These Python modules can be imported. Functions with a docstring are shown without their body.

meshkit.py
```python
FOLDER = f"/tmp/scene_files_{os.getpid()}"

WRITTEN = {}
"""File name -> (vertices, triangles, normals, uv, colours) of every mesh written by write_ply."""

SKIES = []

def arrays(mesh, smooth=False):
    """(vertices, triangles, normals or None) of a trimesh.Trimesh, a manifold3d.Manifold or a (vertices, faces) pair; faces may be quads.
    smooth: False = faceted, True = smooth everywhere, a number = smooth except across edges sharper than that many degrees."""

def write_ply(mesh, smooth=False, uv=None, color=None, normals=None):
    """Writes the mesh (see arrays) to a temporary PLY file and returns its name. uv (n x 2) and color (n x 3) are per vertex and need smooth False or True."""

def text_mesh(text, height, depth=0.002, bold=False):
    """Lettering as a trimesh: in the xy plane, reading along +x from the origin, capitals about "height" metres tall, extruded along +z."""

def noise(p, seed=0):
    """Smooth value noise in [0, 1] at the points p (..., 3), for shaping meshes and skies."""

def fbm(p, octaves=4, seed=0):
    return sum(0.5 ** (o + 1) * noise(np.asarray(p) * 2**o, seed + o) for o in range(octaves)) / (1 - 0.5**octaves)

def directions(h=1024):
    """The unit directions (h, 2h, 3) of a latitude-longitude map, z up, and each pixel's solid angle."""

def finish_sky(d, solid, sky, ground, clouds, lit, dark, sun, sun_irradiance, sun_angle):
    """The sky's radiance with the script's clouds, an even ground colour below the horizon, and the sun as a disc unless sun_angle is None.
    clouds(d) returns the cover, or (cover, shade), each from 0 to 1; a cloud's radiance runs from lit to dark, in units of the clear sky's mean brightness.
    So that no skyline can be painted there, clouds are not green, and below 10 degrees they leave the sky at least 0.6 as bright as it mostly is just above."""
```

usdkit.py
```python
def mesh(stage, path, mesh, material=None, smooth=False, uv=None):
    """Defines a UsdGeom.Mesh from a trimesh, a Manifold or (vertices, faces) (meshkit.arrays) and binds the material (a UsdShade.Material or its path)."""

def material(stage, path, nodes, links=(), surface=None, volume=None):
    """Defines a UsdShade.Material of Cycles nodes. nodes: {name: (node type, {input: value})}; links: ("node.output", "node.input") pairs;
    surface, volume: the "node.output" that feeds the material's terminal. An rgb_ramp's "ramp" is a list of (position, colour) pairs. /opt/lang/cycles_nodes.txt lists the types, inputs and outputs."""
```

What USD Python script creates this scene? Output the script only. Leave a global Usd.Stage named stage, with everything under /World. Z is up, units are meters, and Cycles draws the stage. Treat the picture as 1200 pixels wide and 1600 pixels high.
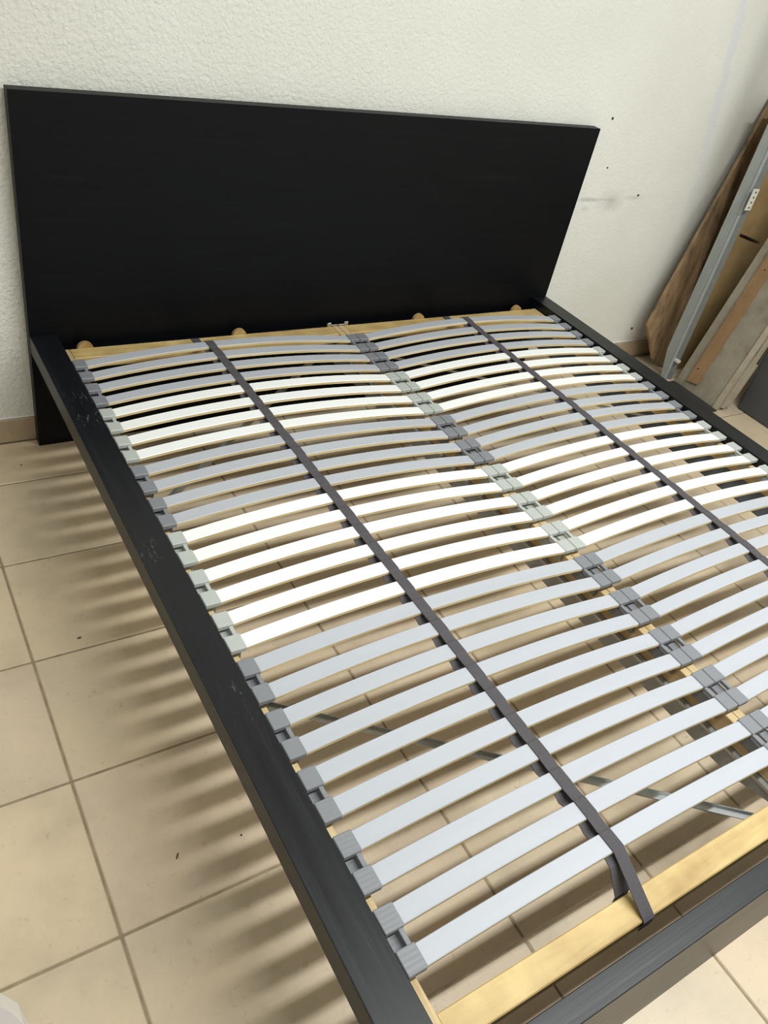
import math, random, numpy as np, trimesh, usdkit
from pxr import Usd, UsdGeom, UsdLux, UsdShade, Gf, Sdf, Vt
from scipy.spatial.transform import Rotation as Rot
from shapely.geometry import Polygon, box as sbox
import meshkit

rng = np.random.default_rng(7)
random.seed(7)
stage = Usd.Stage.CreateInMemory()
UsdGeom.SetStageUpAxis(stage, 'Z'); UsdGeom.SetStageMetersPerUnit(stage, 1.0)
world = UsdGeom.Xform.Define(stage, '/World'); stage.SetDefaultPrim(world.GetPrim())
UsdGeom.Scope.Define(stage, '/World/Looks')

# ------------------------------------------------------------------ camera
F_PX = 1250.0153
C = np.array([-0.3856, -2.1629, 1.5265])
M = Rot.from_rotvec([2.2132, -0.5079, 0.4998]).as_matrix()        # rows: right, down, forward
cam = UsdGeom.Camera.Define(stage, '/World/camera')
cam.CreateHorizontalApertureAttr(36.0); cam.CreateVerticalApertureAttr(48.0)
cam.CreateFocalLengthAttr(F_PX / 1200 * 36.0); cam.CreateFStopAttr(0.0)
mat = np.eye(4); mat[0, :3], mat[1, :3], mat[2, :3], mat[3, :3] = M[0], -M[1], -M[2], C
cam.AddTransformOp().Set(Gf.Matrix4d(*mat.ravel().tolist()))
cam.CreateExposureAttr(0.72)

# ------------------------------------------------------------------ light: one row of fluorescent tubes under the ceiling, along x
LAMP_X0, LAMP_X1, LAMP_Y, LAMP_Z = -0.03, 2.52, -2.13, 2.84
lampx = UsdGeom.Xform.Define(stage, '/World/fluorescent_lamp')
rl = UsdLux.RectLight.Define(stage, '/World/fluorescent_lamp/tube_light')
rl.CreateWidthAttr(LAMP_X1 - LAMP_X0); rl.CreateHeightAttr(0.11)
rl.CreateIntensityAttr(62.0); rl.CreateColorAttr(Gf.Vec3f(0.955, 1.0, 0.985))
rl.AddTranslateOp().Set(Gf.Vec3d((LAMP_X0 + LAMP_X1) / 2, LAMP_Y, LAMP_Z))

# ------------------------------------------------------------------ helpers
used = {}
def path_for(name, parent=None):
    base = (parent.GetPath().pathString if parent is not None else '/World') + '/' + name
    n = used.get(base, -1) + 1; used[base] = n
    return base if n == 0 else f'{base}_{n:03d}'
def tag(p, label=None, cat=None, group=None, kind=None):
    p = p.GetPrim() if hasattr(p, 'GetPrim') else p
    for k, v in (('label', label), ('category', cat), ('group', group), ('kind', kind)):
        if v: p.SetCustomDataByKey(k, v)
    return p
def thing(name, label, cat, group=None, kind=None):
    return tag(UsdGeom.Xform.Define(stage, path_for(name)), label, cat, group, kind)
def obj(name, mesh, m, parent=None, smooth=False, label=None):
    p = usdkit.mesh(stage, path_for(name, parent), mesh, m, smooth=smooth).GetPrim()
    if label: p.SetCustomDataByKey('label', label)
    return p
def cat_(ms): return trimesh.util.concatenate([trimesh.Trimesh(np.array(m.vertices), np.array(m.faces), process=False) for m in ms])
def bx(x0, x1, y0, y1, z0, z1, r=0.0015):
    c = np.array([(x0 + x1) / 2, (y0 + y1) / 2, (z0 + z1) / 2]); h = np.array([x1 - x0, y1 - y0, z1 - z0]) / 2
    r = min(r, h.min() * .45); P = []
    for s in np.ndindex(2, 2, 2):
        sg = np.array(s) * 2 - 1
        for k in range(3):
            q = h - r; q[k] = h[k]; P.append(c + sg * q)
    return trimesh.convex.convex_hull(np.array(P))
def quad_prism(poly, axis_map, d0, d1):
    """polygon extruded between d0 and d1; axis_map(u, v, d) -> xyz"""
    m = trimesh.creation.extrude_polygon(Polygon(poly) if not isinstance(poly, Polygon) else poly, 1.0, engine='earcut')
    v = m.vertices.copy(); out = axis_map(v[:, 0], v[:, 1], d0 + (d1 - d0) * v[:, 2])
    m2 = trimesh.Trimesh(out, m.faces, process=False); m2.fix_normals(); return m2
def bar(a, b, profile, up=(0, 0, 1)):
    """profile (n x 2: side, up) swept from a to b"""
    a, b = np.array(a, float), np.array(b, float); d = (b - a) / np.linalg.norm(b - a)
    s = np.cross(d, up); s /= np.linalg.norm(s); u = np.cross(s, d)
    m = trimesh.creation.extrude_polygon(Polygon(profile), np.linalg.norm(b - a), engine='earcut')
    v = m.vertices; out = a + v[:, :1] * s + v[:, 1:2] * u + v[:, 2:3] * d
    m2 = trimesh.Trimesh(out, m.faces, process=False); m2.fix_normals(); return m2
def ribbon(pts, width, thick):
    """band along pts (in y-z at x = p[0]), width along x"""
    p = np.array(pts, float); t = np.gradient(p, axis=0); t /= np.linalg.norm(t, axis=1, keepdims=True)
    n = np.cross(np.array([1.0, 0, 0]), t); n /= np.linalg.norm(n, axis=1, keepdims=True)
    w = np.array([width / 2, 0, 0]); k = len(p)
    v = np.concatenate([p - w - n * thick / 2, p + w - n * thick / 2, p + w + n * thick / 2, p - w + n * thick / 2])
    f = []
    for i in range(k - 1):
        for a, b in ((0, 1), (1, 2), (2, 3), (3, 0)):
            q = [a * k + i, b * k + i, b * k + i + 1, a * k + i + 1]; f += [[q[0], q[1], q[2]], [q[0], q[2], q[3]]]
    for i in (0, k - 1):
        q = [i, k + i, 2 * k + i, 3 * k + i]; f += [[q[0], q[1], q[2]], [q[0], q[2], q[3]]]
    m = trimesh.Trimesh(v, np.array(f), process=False); m.fix_normals(); return m
def ray(u, v): return np.array([(u - 600) / F_PX, (v - 800) / F_PX, 1.]) @ M
def on_plane(u, v, n, d):
    r = ray(u, v); return C + r * ((d - C @ n) / (r @ n))
def on_floor(u, v, z=0.0): return on_plane(u, v, np.array([0, 0, 1.]), z)

# ------------------------------------------------------------------ materials
L = '/World/Looks/'
def simple(name, col, rough=.5, spec=.5, metallic=0., bump=None, var=0., vscale=6., detail=4.):
    nodes = {'p': ('principled_bsdf', {'base_color': col, 'roughness': rough, 'metallic': metallic, 'specular_ior_level': spec})}
    links = []
    nodes['g'] = ('geometry', {})
    if var:
        lo, hi = [c * (1 - var) for c in col], [min(1, c * (1 + var)) for c in col]
        nodes['n'] = ('noise_texture', {'scale': vscale, 'detail': detail, 'roughness': .6})
        nodes['r'] = ('rgb_ramp', {'ramp': [(.25, lo), (.75, hi)]})
        links += [('g.position', 'n.vector'), ('n.fac', 'r.fac'), ('r.color', 'p.base_color')]
    if bump:
        nodes['bn'] = ('noise_texture', {'scale': bump[0], 'detail': 3.})
        nodes['b'] = ('bump', {'strength': bump[1], 'distance': bump[2]})
        links += [('g.position', 'bn.vector'), ('bn.fac', 'b.height'), ('b.normal', 'p.normal')]
    return usdkit.material(stage, L + name, nodes, links, surface='p.BSDF')

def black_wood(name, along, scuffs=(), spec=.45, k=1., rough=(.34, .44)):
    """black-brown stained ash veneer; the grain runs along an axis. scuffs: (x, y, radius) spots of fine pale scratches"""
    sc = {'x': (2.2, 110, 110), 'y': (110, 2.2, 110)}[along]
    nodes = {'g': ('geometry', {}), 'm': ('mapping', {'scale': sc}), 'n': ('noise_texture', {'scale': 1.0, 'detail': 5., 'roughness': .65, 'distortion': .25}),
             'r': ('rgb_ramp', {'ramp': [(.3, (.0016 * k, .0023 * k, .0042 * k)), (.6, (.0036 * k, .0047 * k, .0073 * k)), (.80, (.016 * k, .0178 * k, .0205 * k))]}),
             'b': ('bump', {'strength': .35, 'distance': .0007}),
             'rr': ('map_range', {'from_min': .3, 'from_max': .7, 'to_min': rough[0], 'to_max': rough[1]}),
             'p': ('principled_bsdf', {'specular_ior_level': spec})}
    links = [('g.position', 'm.vector'), ('m.vector', 'n.vector'), ('n.fac', 'r.fac'), ('n.fac', 'b.height'), ('b.normal', 'p.normal'), ('n.fac', 'rr.value'), ('rr.result', 'p.roughness')]
    col = 'r.color'
    if scuffs:
        nodes['sn'] = ('noise_texture', {'scale': 1.0, 'detail': 3., 'roughness': .7, 'distortion': 1.2})
        nodes['sm'] = ('mapping', {'scale': (160, 28, 1), 'rotation': (0, 0, .5)})
        nodes['st'] = ('map_range', {'from_min': .60, 'from_max': .72, 'clamp': True})
        links += [('g.position', 'sm.vector'), ('sm.vector', 'sn.vector'), ('sn.fac', 'st.value')]
        for i, (x, y, r, a) in enumerate(scuffs):
            nodes[f'd{i}'] = ('vector_math', {'math_type': 'distance', 'vector2': (x, y, .3707)})
            nodes[f'k{i}'] = ('map_range', {'from_min': r, 'from_max': r * .25, 'to_min': 0., 'to_max': a, 'clamp': True})
            nodes[f'w{i}'] = ('math', {'math_type': 'multiply'})
            nodes[f'x{i}'] = ('mix', {'color2': (.32, .33, .34)})
            links += [('g.position', f'd{i}.vector1'), (f'd{i}.value', f'k{i}.value'), (f'k{i}.result', f'w{i}.value1'), ('st.result', f'w{i}.value2'),
                      (f'w{i}.value', f'x{i}.fac'), (col, f'x{i}.color1')]
            col = f'x{i}.color'
    links.append((col, 'p.base_color'))
    return usdkit.material(stage, L + name, nodes, links, surface='p.BSDF')

def wood(name, dark, light, along, rough=.55, stretch=2.0, cross=60.):
    sc = {'x': (stretch, cross, cross), 'y': (cross, stretch, cross), 'z': (cross, cross, stretch)}[along]
    return usdkit.material(stage, L + name, {'g': ('geometry', {}), 'm': ('mapping', {'scale': sc}), 'n': ('noise_texture', {'scale': 1., 'detail': 4., 'roughness': .6, 'distortion': .6}),
        'n2': ('noise_texture', {'scale': 14., 'detail': 3.}), 'mx': ('math', {'math_type': 'multiply_add', 'value2': .5, 'value3': 0.}),
        'ad': ('math', {'math_type': 'multiply_add', 'value2': .5}),
        'r': ('rgb_ramp', {'ramp': [(.32, dark), (.66, light)]}), 'b': ('bump', {'strength': .2, 'distance': .001}), 'p': ('principled_bsdf', {'roughness': rough})},
        [('g.position', 'm.vector'), ('m.vector', 'n.vector'), ('g.position', 'n2.vector'), ('n2.fac', 'mx.value1'), ('n.fac', 'ad.value1'), ('mx.value', 'ad.value3'), ('ad.value', 'r.fac'),
         ('n.fac', 'b.height'), ('b.normal', 'p.normal'), ('r.color', 'p.base_color')], surface='p.BSDF')

def slat_paint(name, paint):
    """lacquered top, raw layered birch on the other faces"""
    return usdkit.material(stage, L + name, {'g': ('geometry', {}), 's': ('separate_xyz', {}), 'k': ('map_range', {'from_min': .55, 'from_max': .65, 'clamp': True}),
        'm': ('mapping', {'scale': (3., 40, 220)}), 'n': ('noise_texture', {'scale': 1., 'detail': 3.}), 'r': ('rgb_ramp', {'ramp': [(.3, (.60, .46, .24)), (.7, (.84, .71, .45))]}),
        'pm': ('mapping', {'scale': (4., 60, 1)}), 'pn': ('noise_texture', {'scale': 1., 'detail': 3.}), 'pr': ('rgb_ramp', {'ramp': [(.3, [c * .965 for c in paint]), (.7, paint)]}),
        'x': ('mix', {}), 'p': ('principled_bsdf', {'roughness': .42})},
        [('g.true_normal', 's.vector'), ('s.z', 'k.value'), ('k.result', 'x.fac'), ('g.position', 'm.vector'), ('m.vector', 'n.vector'), ('n.fac', 'r.fac'), ('r.color', 'x.color1'),
         ('g.position', 'pm.vector'), ('pm.vector', 'pn.vector'), ('pn.fac', 'pr.fac'), ('pr.color', 'x.color2'), ('x.color', 'p.base_color')], surface='p.BSDF')

def tile_mat(name, base):
    lo, mid, hi = [c * .84 for c in base], base, [min(1, c * m) for c, m in zip(base, (1.12, 1.09, 1.05))]
    return usdkit.material(stage, L + name, {'g': ('geometry', {}), 'n': ('noise_texture', {'scale': 5., 'detail': 6., 'roughness': .62}), 'r': ('rgb_ramp', {'ramp': [(.3, lo), (.5, mid), (.72, hi)]}),
        'f': ('noise_texture', {'scale': 55., 'detail': 5., 'roughness': .7, 'distortion': .8}), 'fr': ('rgb_ramp', {'ramp': [(.27, (.66, .60, .52)), (.40, (1, 1, 1))]}),
        'x': ('mix', {'mix_type': 'multiply', 'fac': .7}), 'b': ('bump', {'strength': .12, 'distance': .002}), 'p': ('principled_bsdf', {'roughness': .38})},
        [('g.position', 'n.vector'), ('n.fac', 'r.fac'), ('g.position', 'f.vector'), ('f.fac', 'fr.fac'), ('r.color', 'x.color1'), ('fr.color', 'x.color2'), ('x.color', 'p.base_color'),
         ('f.fac', 'b.height'), ('b.normal', 'p.normal')], surface='p.BSDF')

def wall_mat(name):
    n, l = {}, []
    n['g'] = ('geometry', {}); n['s'] = ('separate_xyz', {}); l.append(('g.position', 's.vector'))
    n['big'] = ('noise_texture', {'scale': 1.7, 'detail': 4.}); n['br'] = ('rgb_ramp', {'ramp': [(.3, (.715, .708, .655)), (.7, (.79, .785, .745))]})
    l += [('g.position', 'big.vector'), ('big.fac', 'br.fac')]
    # a pale lilac filler smear running down the wall
    n['wob'] = ('noise_texture', {'scale': 18., 'detail': 4.}); l.append(('g.position', 'wob.vector'))
    a, b = np.array([2.47, 1.57]), np.array([2.66, .76]); d = (b - a) / np.linalg.norm(b - a); nx, nz = d[1], -d[0]
    n['lx'] = ('math', {'math_type': 'multiply_add', 'value2': nx, 'value3': -(a @ [nx, nz])}); n['lz'] = ('math', {'math_type': 'multiply_add', 'value2': nz})
    n['lw'] = ('math', {'math_type': 'multiply_add', 'value2': .06}); n['la'] = ('math', {'math_type': 'absolute'})
    n['off'] = ('math', {'math_type': 'add', 'value2': -.03})
    n['lk'] = ('map_range', {'from_min': .032, 'from_max': .012, 'clamp': True}); n['lf'] = ('map_range', {'from_min': .62, 'from_max': 1.1, 'to_max': .85, 'clamp': True})
    n['lm'] = ('math', {'math_type': 'multiply'}); n['mix1'] = ('mix', {'color2': (.70, .71, .75)})
    l += [('s.x', 'lx.value1'), ('s.z', 'lz.value1'), ('lx.value', 'lz.value3'), ('wob.fac', 'lw.value1'), ('lz.value', 'lw.value3'), ('lw.value', 'off.value1'), ('off.value', 'la.value1'), ('la.value', 'lk.value'),
          ('s.z', 'lf.value'), ('lk.result', 'lm.value1'), ('lf.result', 'lm.value2'), ('lm.value', 'mix1.fac'), ('br.color', 'mix1.color1')]
    col = 'mix1.color'
    # grey scuffs
    for i, (x, z, rx, rz, amt) in enumerate([(2.07, .735, .11, .010, .55), (2.18, .730, .075, .045, .42), (2.30, .745, .06, .012, .3), (2.05, .70, .03, .012, .3), (-.09, .33, .05, .035, .18)]):
        n[f'a{i}'] = ('math', {'math_type': 'multiply_add', 'value2': 1 / rx, 'value3': -x / rx}); n[f'b{i}'] = ('math', {'math_type': 'multiply_add', 'value2': 1 / rz, 'value3': -z / rz})
        n[f'c{i}'] = ('combine_xyz', {}); n[f'd{i}'] = ('vector_math', {'math_type': 'length'})
        n[f'e{i}'] = ('math', {'math_type': 'multiply_add', 'value2': 1.1}); n[f'f{i}'] = ('map_range', {'from_min': 1.7, 'from_max': .5, 'to_max': amt, 'clamp': True})
        n[f'x{i}'] = ('mix', {'color2': (.27, .27, .25)})
        l += [('s.x', f'a{i}.value1'), ('s.z', f'b{i}.value1'), (f'a{i}.value', f'c{i}.x'), (f'b{i}.value', f'c{i}.y'), (f'c{i}.vector', f'd{i}.vector1'), ('wob.fac', f'e{i}.value1'), (f'd{i}.value', f'e{i}.value3'),
              (f'e{i}.value', f'f{i}.value'), (f'f{i}.result', f'x{i}.fac'), (col, f'x{i}.color1')]
        col = f'x{i}.color'
    # rough-cast plaster, coarser at the left
    n['p1'] = ('noise_texture', {'scale': 105., 'detail': 3., 'roughness': .6, 'distortion': .6}); n['p2'] = ('voronoi_texture', {'scale': 85., 'feature': 'smooth_f1', 'smoothness': .6})
    n['pa'] = ('math', {'math_type': 'multiply_add', 'value2': -.45}); n['pf'] = ('map_range', {'from_min': .3, 'from_max': 2.4, 'to_min': 1.0, 'to_max': .38, 'clamp': True})
    n['pm'] = ('math', {'math_type': 'multiply'}); n['bump'] = ('bump', {'strength': .7, 'distance': .006})
    l += [('g.position', 'p1.vector'), ('g.position', 'p2.vector'), ('p2.distance', 'pa.value1'), ('p1.fac', 'pa.value3'), ('pa.value', 'pm.value1'), ('s.x', 'pf.value'), ('pf.result', 'pm.value2'), ('pm.value', 'bump.height')]
    n['p'] = ('principled_bsdf', {'roughness': .8, 'specular_ior_level': .25}); l += [(col, 'p.base_color'), ('bump.normal', 'p.normal')]
    return usdkit.material(stage, L + name, n, l, surface='p.BSDF')

W, H, RW = 1.942, 0.3707, 0.0726
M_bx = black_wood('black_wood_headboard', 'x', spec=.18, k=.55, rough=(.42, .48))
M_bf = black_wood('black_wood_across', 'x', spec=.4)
M_by = black_wood('black_wood_along', 'y', scuffs=[(.045, -.42, .07, .9), (.05, -.33, .05, .6), (.03, -.95, .05, .5), (.045, -1.37, .06, .6)])
M_wall = wall_mat('plaster_wall')
M_white = simple('white_paint', (.78, .77, .73), .7, bump=(40, .2, .002))
M_grout = simple('grout', (.30, .23, .15), .8, var=.25, vscale=30)
TILE = (.625, .510, .365)
M_tiles = [tile_mat(f'floor_tile_{k}', [c * s for c, s in zip(TILE, q)]) for k, q in enumerate([(1, 1, 1), (.97, .97, .99), (1.03, 1.02, 1.0), (1.0, .985, 1.01)])]
M_skirt = tile_mat('skirting_tile', (.44, .34, .235))
M_caulk = simple('white_caulk', (.80, .80, .76), .5)
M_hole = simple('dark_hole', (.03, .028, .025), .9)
M_pine = wood('pine_beam', (.42, .27, .10), (.72, .54, .24), 'x', .5, 3., 34.)
M_rail = wood('layer_glued_rail', (.46, .32, .15), (.76, .59, .34), 'y', .6, 3., 150.)
M_disc = wood('wooden_disc', (.22, .12, .04), (.55, .38, .17), 'z', .6, 10., 40.)
M_sw = slat_paint('slat_white', (.92, .93, .93)); M_sg = slat_paint('slat_grey', (.475, .492, .545))
def cap_mat(name, c):
    return usdkit.material(stage, L + name, {'g': ('geometry', {}), 'w': ('wave_texture', {'bands_direction': 'y', 'scale': 38., 'distortion': .4, 'detail': 1.}), 'b': ('bump', {'strength': .12, 'distance': .0012}),
        'p': ('principled_bsdf', {'base_color': c, 'roughness': .48})}, [('g.position', 'w.vector'), ('w.fac', 'b.height'), ('b.normal', 'p.normal')], surface='p.BSDF')
M_cd, M_cl = cap_mat('holder_dark_grey', (.215, .222, .245)), cap_mat('holder_light_grey', (.455, .475, .455))
M_pocket = simple('holder_pocket', (.09, .09, .095), .5)
M_strap = simple('strap_fabric', (.080, .072, .082), .85, bump=(900, .5, .001), var=.15, vscale=300)
M_steel = simple('galvanised_steel', (.50, .52, .53), .34, metallic=1., var=.12, vscale=25)
M_steelg = simple('grey_steel_beam', (.36, .37, .39), .42, metallic=.2, var=.1, vscale=25)
M_ledge = simple('grey_blue_support', (.14, .175, .225), .4, var=.1, vscale=20)

# ------------------------------------------------------------------ the room
WY = 0.050                                        # face of the back wall
RX0, RX1, RY0, RZ = -1.75, 3.16, -3.55, 2.92
wall = obj('wall_back', bx(RX0 - .1, RX1 + .1, WY, WY + .12, -.05, RZ, 0), M_wall); tag(wall, 'cream rough-plastered wall behind the black headboard', 'wall', kind='structure')
for u, v, r in [(957, 185, .0045), (997, 305, .0042), (987, 513, .0055), (949, 262, .003)]:
    p = on_plane(u, v, np.array([0, 1., 0]), WY)
    m = trimesh.creation.cylinder(radius=r, height=.003, sections=12); m.apply_transform(trimesh.transformations.rotation_matrix(math.pi / 2, [1, 0, 0])); m.apply_translation([p[0], WY - .0006, p[2]])
    obj('nail_hole', m, M_hole, wall)
tag(obj('wall_right', bx(RX1, RX1 + .1, RY0, WY, -.05, RZ, 0), M_white), 'plain white side wall that the boards lean on', 'wall', kind='structure')
tag(obj('wall_left', bx(RX0 - .1, RX0, RY0, WY, -.05, RZ, 0), M_white), 'plain white wall left of the bed', 'wall', kind='structure')
tag(obj('wall_front', bx(RX0 - .1, RX1 + .1, RY0 - .1, RY0, -.05, RZ, 0), M_white), 'plain white wall beyond the foot of the bed', 'wall', kind='structure')
tag(obj('ceiling', bx(RX0 - .1, RX1 + .1, RY0 - .1, WY + .1, RZ, RZ + .1, 0), M_white), 'plain white ceiling', 'ceiling', kind='structure')
# floor: bevelled square tiles with recessed joints
floor = thing('floor', 'beige ceramic tile floor with narrow joints', 'floor', kind='structure')
obj('grout_bed', bx(RX0, RX1, RY0, WY, -.05, -.0022, 0), M_grout, floor)
S, TA, TX, TY = .3367, -.0048, -.2084, -1.5097
ct, st = math.cos(TA), math.sin(TA)
def tile_mesh(i, j, g=.0026):
    q = sbox(TX + S * i + g, TY + S * j + g, TX + S * (i + 1) - g, TY + S * (j + 1) - g).intersection(sbox(RX0 + .002, RY0 + .002, RX1 - .002, WY - .0125))
    if q.is_empty or q.area < 1e-4: return None
    x0, y0, x1, y1 = q.bounds
    v = bx(x0, x1, y0, y1, -.012, rng.uniform(-.0003, .0), .0022)
    p = np.array(v.vertices); d = p[:, :2] - [TX, TY]
    p[:, 0] = TX + d[:, 0] * ct - d[:, 1] * st; p[:, 1] = TY + d[:, 0] * st + d[:, 1] * ct
    return trimesh.Trimesh(p, v.faces, process=False)
for i in range(-5, 11):
    for j in range(-7, 6):
        m = tile_mesh(i, j)
        if m is not None: obj('tile', m, M_tiles[rng.integers(4)], floor)
skirt = thing('baseboard_back', 'brown-beige ceramic tile skirting along the plastered wall', 'baseboard', kind='structure')
for i in range(-5, 11):
    x0, x1 = max(TX + S * i + .0015, RX0 + .001), min(TX + S * (i + 1) - .0015, RX1 - .001)
    if x1 > x0 + .01: obj('tile', bx(x0, x1, WY - .0105, WY - .0005, .0005, .080, .0015), M_skirt, skirt)
obj('caulk_line', bx(RX0 + .001, RX1 - .001, WY - .006, WY + .001, .0802, .0845, .0015), M_caulk, skirt)

# the lamp's own housing above the tube light (out of the frame)
tag(lampx, 'white fluorescent ceiling lamp above the foot of the bed', 'ceiling lamp')
obj('housing', bx(LAMP_X0 - .03, LAMP_X1 + .03, LAMP_Y - .075, LAMP_Y + .075, LAMP_Z + .006, RZ - .001, .006), M_white, lampx.GetPrim())

# ------------------------------------------------------------------ bed frame
bed = thing('bed_frame', 'black-brown low double bed frame with a tall plain headboard', 'bed frame')
YF, FW = -2.0508, .0376
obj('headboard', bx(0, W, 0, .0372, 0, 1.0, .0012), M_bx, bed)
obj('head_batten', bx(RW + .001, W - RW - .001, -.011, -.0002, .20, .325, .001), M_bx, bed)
obj('footboard', bx(0, W, YF, YF + FW, 0, H, .0012), M_bf, bed)
ya_, yb_ = YF + FW + .0004, -.0003
obj('side_rail', cat_([bx(.0005, RW, ya_, yb_, H - .0538, H, .0012), bx(RW - .022, RW, ya_ + .002, yb_ - .002, .205, H - .0536, .001)]), M_by, bed)
obj('side_rail', cat_([bx(W - RW, W - .0005, ya_, yb_, H - .0538, H, .0012), bx(W - RW, W - RW + .022, ya_ + .002, yb_ - .002, .205, H - .0536, .001)]), M_by, bed)
mb = quad_prism([(-.0115, .238), (-.0115, .2893), (-2.010, .2893), (-2.010, .279), (-1.945, .274), (-1.84, .242), (-1.80, .238)], lambda u, v, w: np.stack([w, u, v], 1), .937, 1.005)
obj('mid_beam', mb, M_steelg, bed, label='grey galvanised steel beam')
obj('beam_edge_glint', bx(.9345, .9366, -1.93, -.0125, .2835, .2908, .0009), M_steel, bed, label='bright steel strip added as the glint on the beam edge')  # bright strip added as the highlight along the beam's top edge
Lp = [(-.0075, 0), (.0075, 0), (.0075, .0016), (-.006, .0016), (-.006, .009), (-.0075, .009)]
for a, b in (((RW + .001, -1.275, .25), (.934, -1.972, .258)), ((W - RW - .001, -1.275, .25), (1.008, -1.972, .258)), ((RW + .001, -.76, .275), (.934, -.045, .262)), ((W - RW - .001, -.76, .275), (1.008, -.045, .262))):
    obj('brace', bar(a, b, Lp), M_steel, bed, label='thin galvanised steel brace')
for x0, x1 in ((RW + .0003, RW + .018), (W - RW - .018, W - RW - .0003)):
    obj('support_ledge', cat_([bx(x0, x1, -1.98, -.04, .2865, .2895, .0006), bx(x0 if x0 < 1 else x1 - .003, x0 + .003 if x0 < 1 else x1, -1.98, -.04, .208, .2862, .0006)]), M_ledge, bed, label='blue-grey metal support')

# ------------------------------------------------------------------ two slatted bases
YA, PB, PC, SW = -.1809, .1265, .0639, .0345
def y_near(i): return YA - PB * ((i - 1) // 2) - PC * ((i - 1) % 2)
WHITE = set(range(5, 9)) | set(range(13, 19))
CAP, ZE, RISE, TH = .0335, .3625, .027, .0095
def slat_mesh(x0, x1, y0, wob):
    n = 18; xs = np.linspace(x0, x1, n); xm, hl = (x0 + x1) / 2, (x1 - x0) / 2
    zt = ZE + (RISE + wob) * (1 - ((xs - xm) / hl) ** 2); c = .0013
    prof = [(0 + c, -TH), (SW - c, -TH), (SW, -TH + c), (SW, -c), (SW - c, 0), (c, 0), (0, -c), (0, -TH + c)]
    v = np.array([[x, y0 + a, z + b] for x, z in zip(xs, zt) for a, b in prof]); k = len(prof); f = []
    for i in range(n - 1):
        for j in range(k):
            q = [i * k + j, i * k + (j + 1) % k, (i + 1) * k + (j + 1) % k, (i + 1) * k + j]; f += [[q[0], q[1], q[2]], [q[0], q[2], q[3]]]
    for b0 in (0, (n - 1) * k):
        f += [[b0, b0 + j, b0 + j + 1] for j in range(1, k - 1)]
    m = trimesh.Trimesh(v, np.array(f), process=False); m.fix_normals(); return m, (lambda x: ZE + (RISE + wob) * (1 - ((x - xm) / hl) ** 2))
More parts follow.
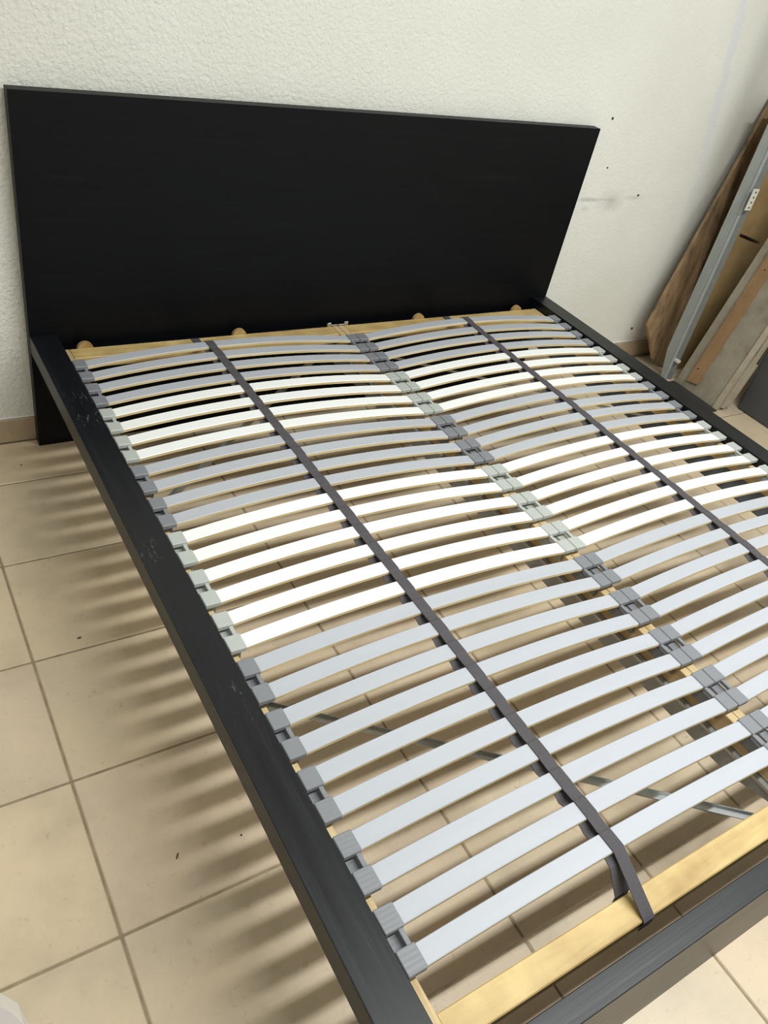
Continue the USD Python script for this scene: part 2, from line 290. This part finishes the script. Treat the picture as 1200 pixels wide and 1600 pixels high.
def slatted_base(xl, xr, strap_at, label, discs):
    t = thing('slatted_base', label, 'slatted bed base', 'slatted bases lying in the bed frame')
    yh, yf = -.036, -1.985
    e0_, e1_ = (.002, .0004) if xl < .5 else (.0004, .002)
    for x0, x1 in ((xl + e0_, xl + .0213), (xr - .0213, xr - e1_)):
        obj('side_rail', bx(x0, x1, yf, yh, .2905, .340, .0012), M_rail, t)
    hx = (xl + .022, xr - .022)
    obj('end_beam', bx(hx[0], hx[1], yh - .055, yh + .0, .3055, .340, .002), M_pine, t)
    obj('end_beam', bx(hx[0], hx[1], yf, yf + .046, .3055, .335, .002), M_pine, t)
    for x in discs:
        m = trimesh.creation.cylinder(radius=.0235, height=.012, sections=28); m.apply_transform(trimesh.transformations.rotation_matrix(math.pi / 2, [1, 0, 0])); m.apply_translation([x, -.0295, .3325])
        obj('wooden_disc', m, M_disc, t, smooth=40)
    tops, sx0, sx1 = [], xl + CAP - .006, xr - CAP + .006
    for i in range(1, 29):
        y0 = y_near(i) + rng.uniform(-.0006, .0006)
        m, zf = slat_mesh(sx0, sx1, y0, rng.uniform(-.0012, .0012))
        obj('slat', m, M_sw if i in WHITE else M_sg, t, smooth=25, label='white lacquered slat' if i in WHITE else None)
        tops.append((y0, zf))
    for k in range(14):
        i = 2 * k + 1; cm = M_cl if i in WHITE else M_cd
        ya, yb = tops[i][0], tops[i - 1][0] + SW                      # near edge of the near slat, far edge of the far slat
        for side in (0, 1):
            o0, o1 = (.0012, .0003) if xl < .5 else (.0003, .0012)
            sx = (lambda a, b: (xl + o0 + a, xl + o0 + b)) if side == 0 else (lambda a, b: (xr - o1 - b, xr - o1 - a))
            gap0, gap1 = ya + SW + .001, yb - SW - .001
            parts = [bx(*sx(.0225, .0310), gap0 - .004, gap1 + .004, .352, .3605, .001),            # the bar that joins the two caps
                     bx(*sx(.002, .0245), ya + .008, yb - .008, .3402, .3455, .001),               # saddle on the side rail
                     bx(*sx(.0218, .0285), ya + .010, yb - .010, .318, .3452, .001)]               # tongue down the rail's inside
            for c in (ya + SW / 2, yb - SW / 2):
                parts.append(bx(*sx(.006, .024), c - .009, c + .009, .3445, .3565, .001))
            hp = obj('slat_holder', cat_(parts), cm, t)
            for e0 in (ya, yb - SW):
                cp = bx(*sx(0, CAP), e0 - .002, e0 + SW + .002, .3545, .3662, .0014)
                obj('end_cap', cp, cm, hp)
    # strap: an upper and a lower band with the slats held between them
    up, lo = [], []
    for (y0, zf) in tops[::-1]:
        up += [(y0 - .003, zf), (y0 + .002, zf), (y0 + SW - .002, zf), (y0 + SW + .003, zf)]
    def sxat(y): return strap_at[0] + (strap_at[1] - strap_at[0]) * (y + .15) / -1.8
    U = [(sxat(y), y, zf(sxat(y)) + (.0013 if k % 4 in (1, 2) else -.0006)) for k, (y, zf) in enumerate(up)]
    D = []
    for k, (y0, zf) in enumerate(tops[::-1]):
        zb = zf(sxat(y0)) - TH - .0012
        D += [(sxat(y0), y0 - .0145, zb - .005), (sxat(y0), y0 - .003, zb - .001), (sxat(y0), y0 + .006, zb), (sxat(y0), y0 + SW - .006, zb), (sxat(y0), y0 + SW + .003, zb - .002)]
    foot = [(sxat(-2), yf - .0025, .309), (sxat(-2), yf - .003, .322), (sxat(-2), yf - .0022, .3345), (sxat(-2), yf + .003, .3384)]
    headp = [(sxat(0), yh - .052, .3424), (sxat(0), yh - .006, .3422), (sxat(0), yh + .0018, .336), (sxat(0), yh + .002, .315)]
    obj('strap', ribbon(foot + U + headp, .0245, .0016), M_strap, t)
    sh = -.009
    obj('strap_underside', ribbon([(x + sh, y, z) for x, y, z in [(sxat(-2), yf + .0485, .318), (sxat(-2), yf + .050, .334)] + D + [(sxat(0), yh - .058, .334)]], .034, .0014), M_strap, t)
    return t
left_base = slatted_base(RW + .0015, .9705, (.466, .482), 'slatted bed base of arched grey and white slats beside the scratched left rail', (.141, .615))
right_base = slatted_base(.9715, W - RW - .0015, (1.420, 1.408), 'slatted bed base of arched slats on the side of the leaning boards', (1.308, 1.772))
for base, x0, x1, x2 in ((left_base, .930, .945, .9695), (right_base, 1.011, .996, .9725)):
    obj('joining_bracket', cat_([bx(min(x0, x1), max(x0, x1), -.0362, -.030, .336, .352, .001), bx(min(x0, x2), max(x0, x2), -.0358, -.0335, .340, .345, .0005)]), M_steel, base, label='small grey steel joining bracket')

# ------------------------------------------------------------------ boards and scrap leaning in the corner
M_brown = usdkit.material(stage, L + 'stained_board', {'g': ('geometry', {}), 'n': ('noise_texture', {'scale': 6., 'detail': 5., 'roughness': .6}), 'm': ('mapping', {'scale': (5, 5, 1.6)}),
    'r': ('rgb_ramp', {'ramp': [(.28, (.07, .048, .028)), (.42, (.22, .145, .08)), (.56, (.32, .21, .115)), (.75, (.40, .27, .155))]}), 'b': ('bump', {'strength': .15, 'distance': .002}), 'p': ('principled_bsdf', {'roughness': .6})},
    [('g.position', 'm.vector'), ('m.vector', 'n.vector'), ('n.fac', 'r.fac'), ('r.color', 'p.base_color'), ('n.fac', 'b.height'), ('b.normal', 'p.normal')], surface='p.BSDF')
M_tan = simple('tan_hardboard', (.27, .175, .075), .6, var=.22, vscale=9.)
M_conc = usdkit.material(stage, L + 'dirty_panel', {'g': ('geometry', {}), 'n': ('noise_texture', {'scale': 9., 'detail': 6., 'roughness': .65}),
    'r': ('rgb_ramp', {'ramp': [(.28, (.13, .115, .085)), (.45, (.27, .235, .18)), (.7, (.34, .30, .235))]}), 'b': ('bump', {'strength': .2, 'distance': .003}), 'p': ('principled_bsdf', {'roughness': .7})},
    [('g.position', 'n.vector'), ('n.fac', 'r.fac'), ('r.color', 'p.base_color'), ('n.fac', 'b.height'), ('b.normal', 'p.normal')], surface='p.BSDF')
M_edge = simple('pale_edge', (.40, .345, .26), .7, var=.2, vscale=12)  # one tone for back frame and edge strip, paler than the sheet
M_orange = wood('orange_batten', (.23, .13, .06), (.33, .20, .10), 'z', .55, 2., 60.)
M_post_shade = simple('post_shade_grey', (.15, .16, .155), .5, var=.15, vscale=20)  # darker grey for the right flange: its shaded side put into the colour
M_ridge = simple('pale_steel', (.36, .375, .39), .4, metallic=.2, var=.08, vscale=15)
M_post = simple('grey_painted_metal', (.24, .26, .245), .4, var=.08, vscale=20)
M_char = simple('charcoal_panel', (.066, .070, .078), .45, var=.1, vscale=8)
M_plate = simple('pale_plastic', (.62, .60, .54), .5)

def leaning(name, label, cat, px, n, d, thick, m, holes=(), extra=None):
    """board whose outline is a polygon in the plane n.p = d (corner points given as world points), thickness behind it"""
    n = np.array(n, float); n /= np.linalg.norm(n)
    a = np.cross(n, [0, 0, 1.]); a /= np.linalg.norm(a); b = np.cross(a, n); o = n * d
    to2 = lambda p: ((p - o) @ a, (p - o) @ b)
    poly = Polygon([to2(p) for p in px], [[to2(p) for p in h] for h in holes])
    msh = quad_prism(poly, lambda u, v, w: o + np.outer(u, a) + np.outer(v, b) - np.outer(w, n), 0, thick)
    return msh, (lambda u, v, w=0.: o + u * a + v * b - w * n), to2

# brown stained board with its lower corner cut off, nearest the wall
nb = np.array([0, -1., .095]); nb /= np.linalg.norm(nb); db = nb @ np.array([2.7, -.088, 0.])
P = lambda u, v: on_plane(u, v, nb, db)
pA, pB = P(1012, 510), P(1200, 170); up_ = pB + (pB - pA) * .05
low1, low2 = P(1021, 562), P(1033, 576)
low2[2] = max(low2[2], .0); low2 = low2 + nb * 0
bot = np.array([3.10, (db - nb[2] * .001) / nb[1], .001]); low3 = np.array([2.772, (db - nb[2] * .001) / nb[1], .001])
rt = np.array([3.14, up_[1], up_[2]]); rt = rt - nb * (nb @ rt - db)
outline = [pA, low1, low3, bot, bot + np.array([.04, 0, .1]), rt, up_]
msh, _, _ = leaning('', '', '', outline, nb, db, .016, None)
tag(obj('stained_board', msh, M_brown), 'dark-stained brown board with a cut lower corner leaning nearest the plaster wall', 'board')

# tan hardboard with a dark slot
nt = np.array([0, -1., .03]); nt /= np.linalg.norm(nt); dt = nt @ np.array([2.7, -.120, 0.])
T = lambda u, v: on_plane(u, v, nt, dt)
yb0 = (dt - nt[2] * .001) / nt[1]
lean = 0.
def tp(x, z): return np.array([x + lean * z, (dt - nt[2] * z) / nt[1], z])
slot = [T(1157, 365), T(1188, 378), T(1186, 382.5), T(1155, 370)]
msh, _, _ = leaning('', '', '', [tp(2.775, .001), tp(3.12, .001), tp(3.12, 1.15), tp(2.775, 1.15)], nt, dt, .012, None, holes=[slot])
tag(obj('tan_hardboard', msh, M_tan), 'tan hardboard sheet with a dark slot, between the grey metal post and the dirty panel', 'board')

# grey sheet-metal profile standing in front of them
post = thing('metal_post', 'grey sheet-metal post with a bright ridge and a small white plate', 'metal post')
def flange(poly, o, d, th):
    """polygon in (distance along d, z) made th thick"""
    d = np.array(d, float) / np.linalg.norm(d); nn = np.array([-d[1], d[0]])
    return quad_prism(poly, lambda u, v, w: np.stack([o[0] + d[0] * u + nn[0] * w, o[1] + d[1] * u + nn[1] * w, v], 1), 0, th)
obj('left_flange', flange([(.0005, .0008), (.016, .0008), (.052, .155), (.052, 1.75), (.0005, 1.75)], (2.675, -.176), (-.99, .16), -.002), M_post, post)
obj('right_flange', flange([(.0005, .0008), (.030, .0008), (.030, 1.75), (.0005, 1.75)], (2.6915, -.174), (.80, -.60), .002), M_post_shade, post, label='flange in darker grey for its shaded side')
obj('ridge', cat_([bx(2.6752, 2.6918, -.183, -.172, .0008, .757, .003), bx(2.6752, 2.6918, -.1835, -.1725, .758, 1.75, .003)]), M_ridge, post, label='pale steel ridge')
pl = on_plane(1175, 312, np.array([0, 1., 0]), -.200)
plate = obj('plate', bx(pl[0] - .022, pl[0] + .014, -.205, -.200, pl[2] - .042, pl[2] + .042, .001), M_plate, post, label='small white plate with dark holes')
for dz in (-.03, -.010, .010, .03):
    h = trimesh.creation.cylinder(radius=.004, height=.0012, sections=10); h.apply_transform(trimesh.transformations.rotation_matrix(math.pi / 2, [1, 0, 0])); h.apply_translation([pl[0] - .004, -.2052, pl[2] + dz]); obj('screw_hole', h, M_hole, plate)
cl = on_plane(1060, 565, np.array([0, 1., 0]), -.200)
obj('clip', bx(cl[0] - .009, cl[0] + .009, -.206, -.178, cl[2] - .006, cl[2] + .006, .001), M_plate, post, label='white plastic clip')

# dirty grey panel leaning on the side wall, with an orange batten screwed along it
pan = thing('dirty_panel', 'wide dirty grey-beige panel leaning with an orange wooden batten along it', 'panel')
K = .27; npn = np.array([-1, 0, K]); npn /= np.linalg.norm(npn); X0 = 2.716
def pp(y, z, t=0.): return np.array([X0 + K * z, y, z]) - npn * t     # t: depth into the panel
def slab(y0, y1, z0, z1, t0, t1, r=0):
    P8 = [pp(y, z, t) for y in (y0, y1) for z in (z0, z1) for t in (t0, t1)]
    return trimesh.convex.convex_hull(np.array(P8))
obj('sheet', slab(-.464, -.213, .004, 1.30, 0, .018), M_conc, pan)
obj('back_frame', cat_([slab(-.472, -.430, .018, .62, .0185, .045), slab(-.476, -.436, .030, .235, .0455, .062), slab(-.25, -.215, .02, 1.25, .0185, .045)]), M_edge, pan)
obj('edge_strip', slab(-.4655, -.442, .004, 1.28, -.0075, -.0003), M_edge, pan)
npl = lambda u, v: on_plane(u, v, npn, npn @ pp(0, 0, -.012))
o1, o2, o3, o4 = npl(1072, 594), npl(1088, 601), npl(1186, 450), npl(1165, 450)
e = 1.9
front = [o1, o2, o2 + (o3 - o2) * e, o1 + (o4 - o1) * e]
obj('batten', trimesh.convex.convex_hull(np.array(front + [p - npn * .0117 for p in front])), M_orange, pan, label='orange wooden batten')
for u, v in ((1091, 576), (1195, 422)):
    q = npl(u, v); h = trimesh.creation.icosphere(1, .0035); h.apply_translation(q); obj('screw', h, M_hole, pan)

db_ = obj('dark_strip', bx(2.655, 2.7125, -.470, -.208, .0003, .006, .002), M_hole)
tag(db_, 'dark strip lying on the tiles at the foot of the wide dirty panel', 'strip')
# charcoal board standing on edge beside the panel
tag(obj('charcoal_cabinet', cat_([bx(2.850, 3.10, -1.45, -.478, .004, .62, .003)]), M_char), 'plain charcoal grey cabinet side standing on the tiles right of the leaning panels', 'cabinet')

# white box whose corner shows at the lower left
wb = thing('white_box', 'white box with a sloping pale rim on the tiles left of the bed', 'box')
M_wbox = simple('white_box_plastic', (.50, .455, .445), .5); M_wrim = simple('white_box_rim', (.70, .66, .59), .45)
zo, zi = .150, .172
ou = [on_floor(u, v, zo) for u, v in ((-90, 1502), (0, 1551), (28, 1568), (44, 1599), (75, 1662))]
inn = [on_floor(u, v, zi) for u, v in ((-90, 1528), (0, 1573), (19, 1583), (37, 1602), (62, 1662))]
far = [ou[-1] + np.array([-.25, -.03, 0]), ou[0] + np.array([-.12, -.06, 0])]
fari = [far[0] + np.array([.006, .004, zi - zo]), far[1] + np.array([.008, .0, zi - zo])]
def loft(a, b):
    k = len(a); f = []
    for i in range(k):
        j = (i + 1) % k; f += [[i, j, k + j], [i, k + j, k + i]]
    f += [[k, k + i, k + i + 1] for i in range(1, k - 1)] + [[0, i + 1, i] for i in range(1, k - 1)]
    m = trimesh.Trimesh(np.array(list(a) + list(b)), np.array(f), process=False); m.fix_normals(); return m
oo, ii = ou + far, inn + fari
obj('rim', loft(oo, [p - np.array([0, 0, .0006]) for p in ii]), M_wrim, wb)
obj('body', loft([p * [1, 1, 0] + [0, 0, .001] for p in oo], [p - [0, 0, .0004] for p in oo]), M_wbox, wb)
obj('lid', loft([p - np.array([0, 0, .0004]) for p in ii], [p + np.array([0, 0, .0008]) for p in ii]), M_wbox, wb)

# crumbs on the tiles
M_crumb = simple('crumb', (.05, .04, .03), .8)
for (u, v, s, ang, lab) in ((124, 997, (.0075, .0035, .0025), .2, 'small dark crumb on the tile nearest the left rail midway along'), (277, 1338, (.011, .0025, .002), 1.0, 'thin dark splinter on the tiles left of the rail'),
                            (377, 1305, (.0035, .0035, .0025), 0, 'tiny round dark crumb just beside the left rail'), (33, 727, (.0045, .003, .0025), .4, 'tiny dark crumb on the tiles near the headboard')):
    s = tuple(.62 * q for q in s); p = on_floor(u, v, 0); m = trimesh.creation.icosphere(1, 1.0); m.vertices *= np.array(s) * (1 + .15 * rng.standard_normal((len(m.vertices), 1)).clip(-1, 1)); m.apply_transform(trimesh.transformations.rotation_matrix(ang, [0, 0, 1])); m.apply_translation([p[0], p[1], s[2] * .8])
    tag(obj('crumb', m, M_crumb), lab, 'crumb', 'crumbs on the floor tiles')
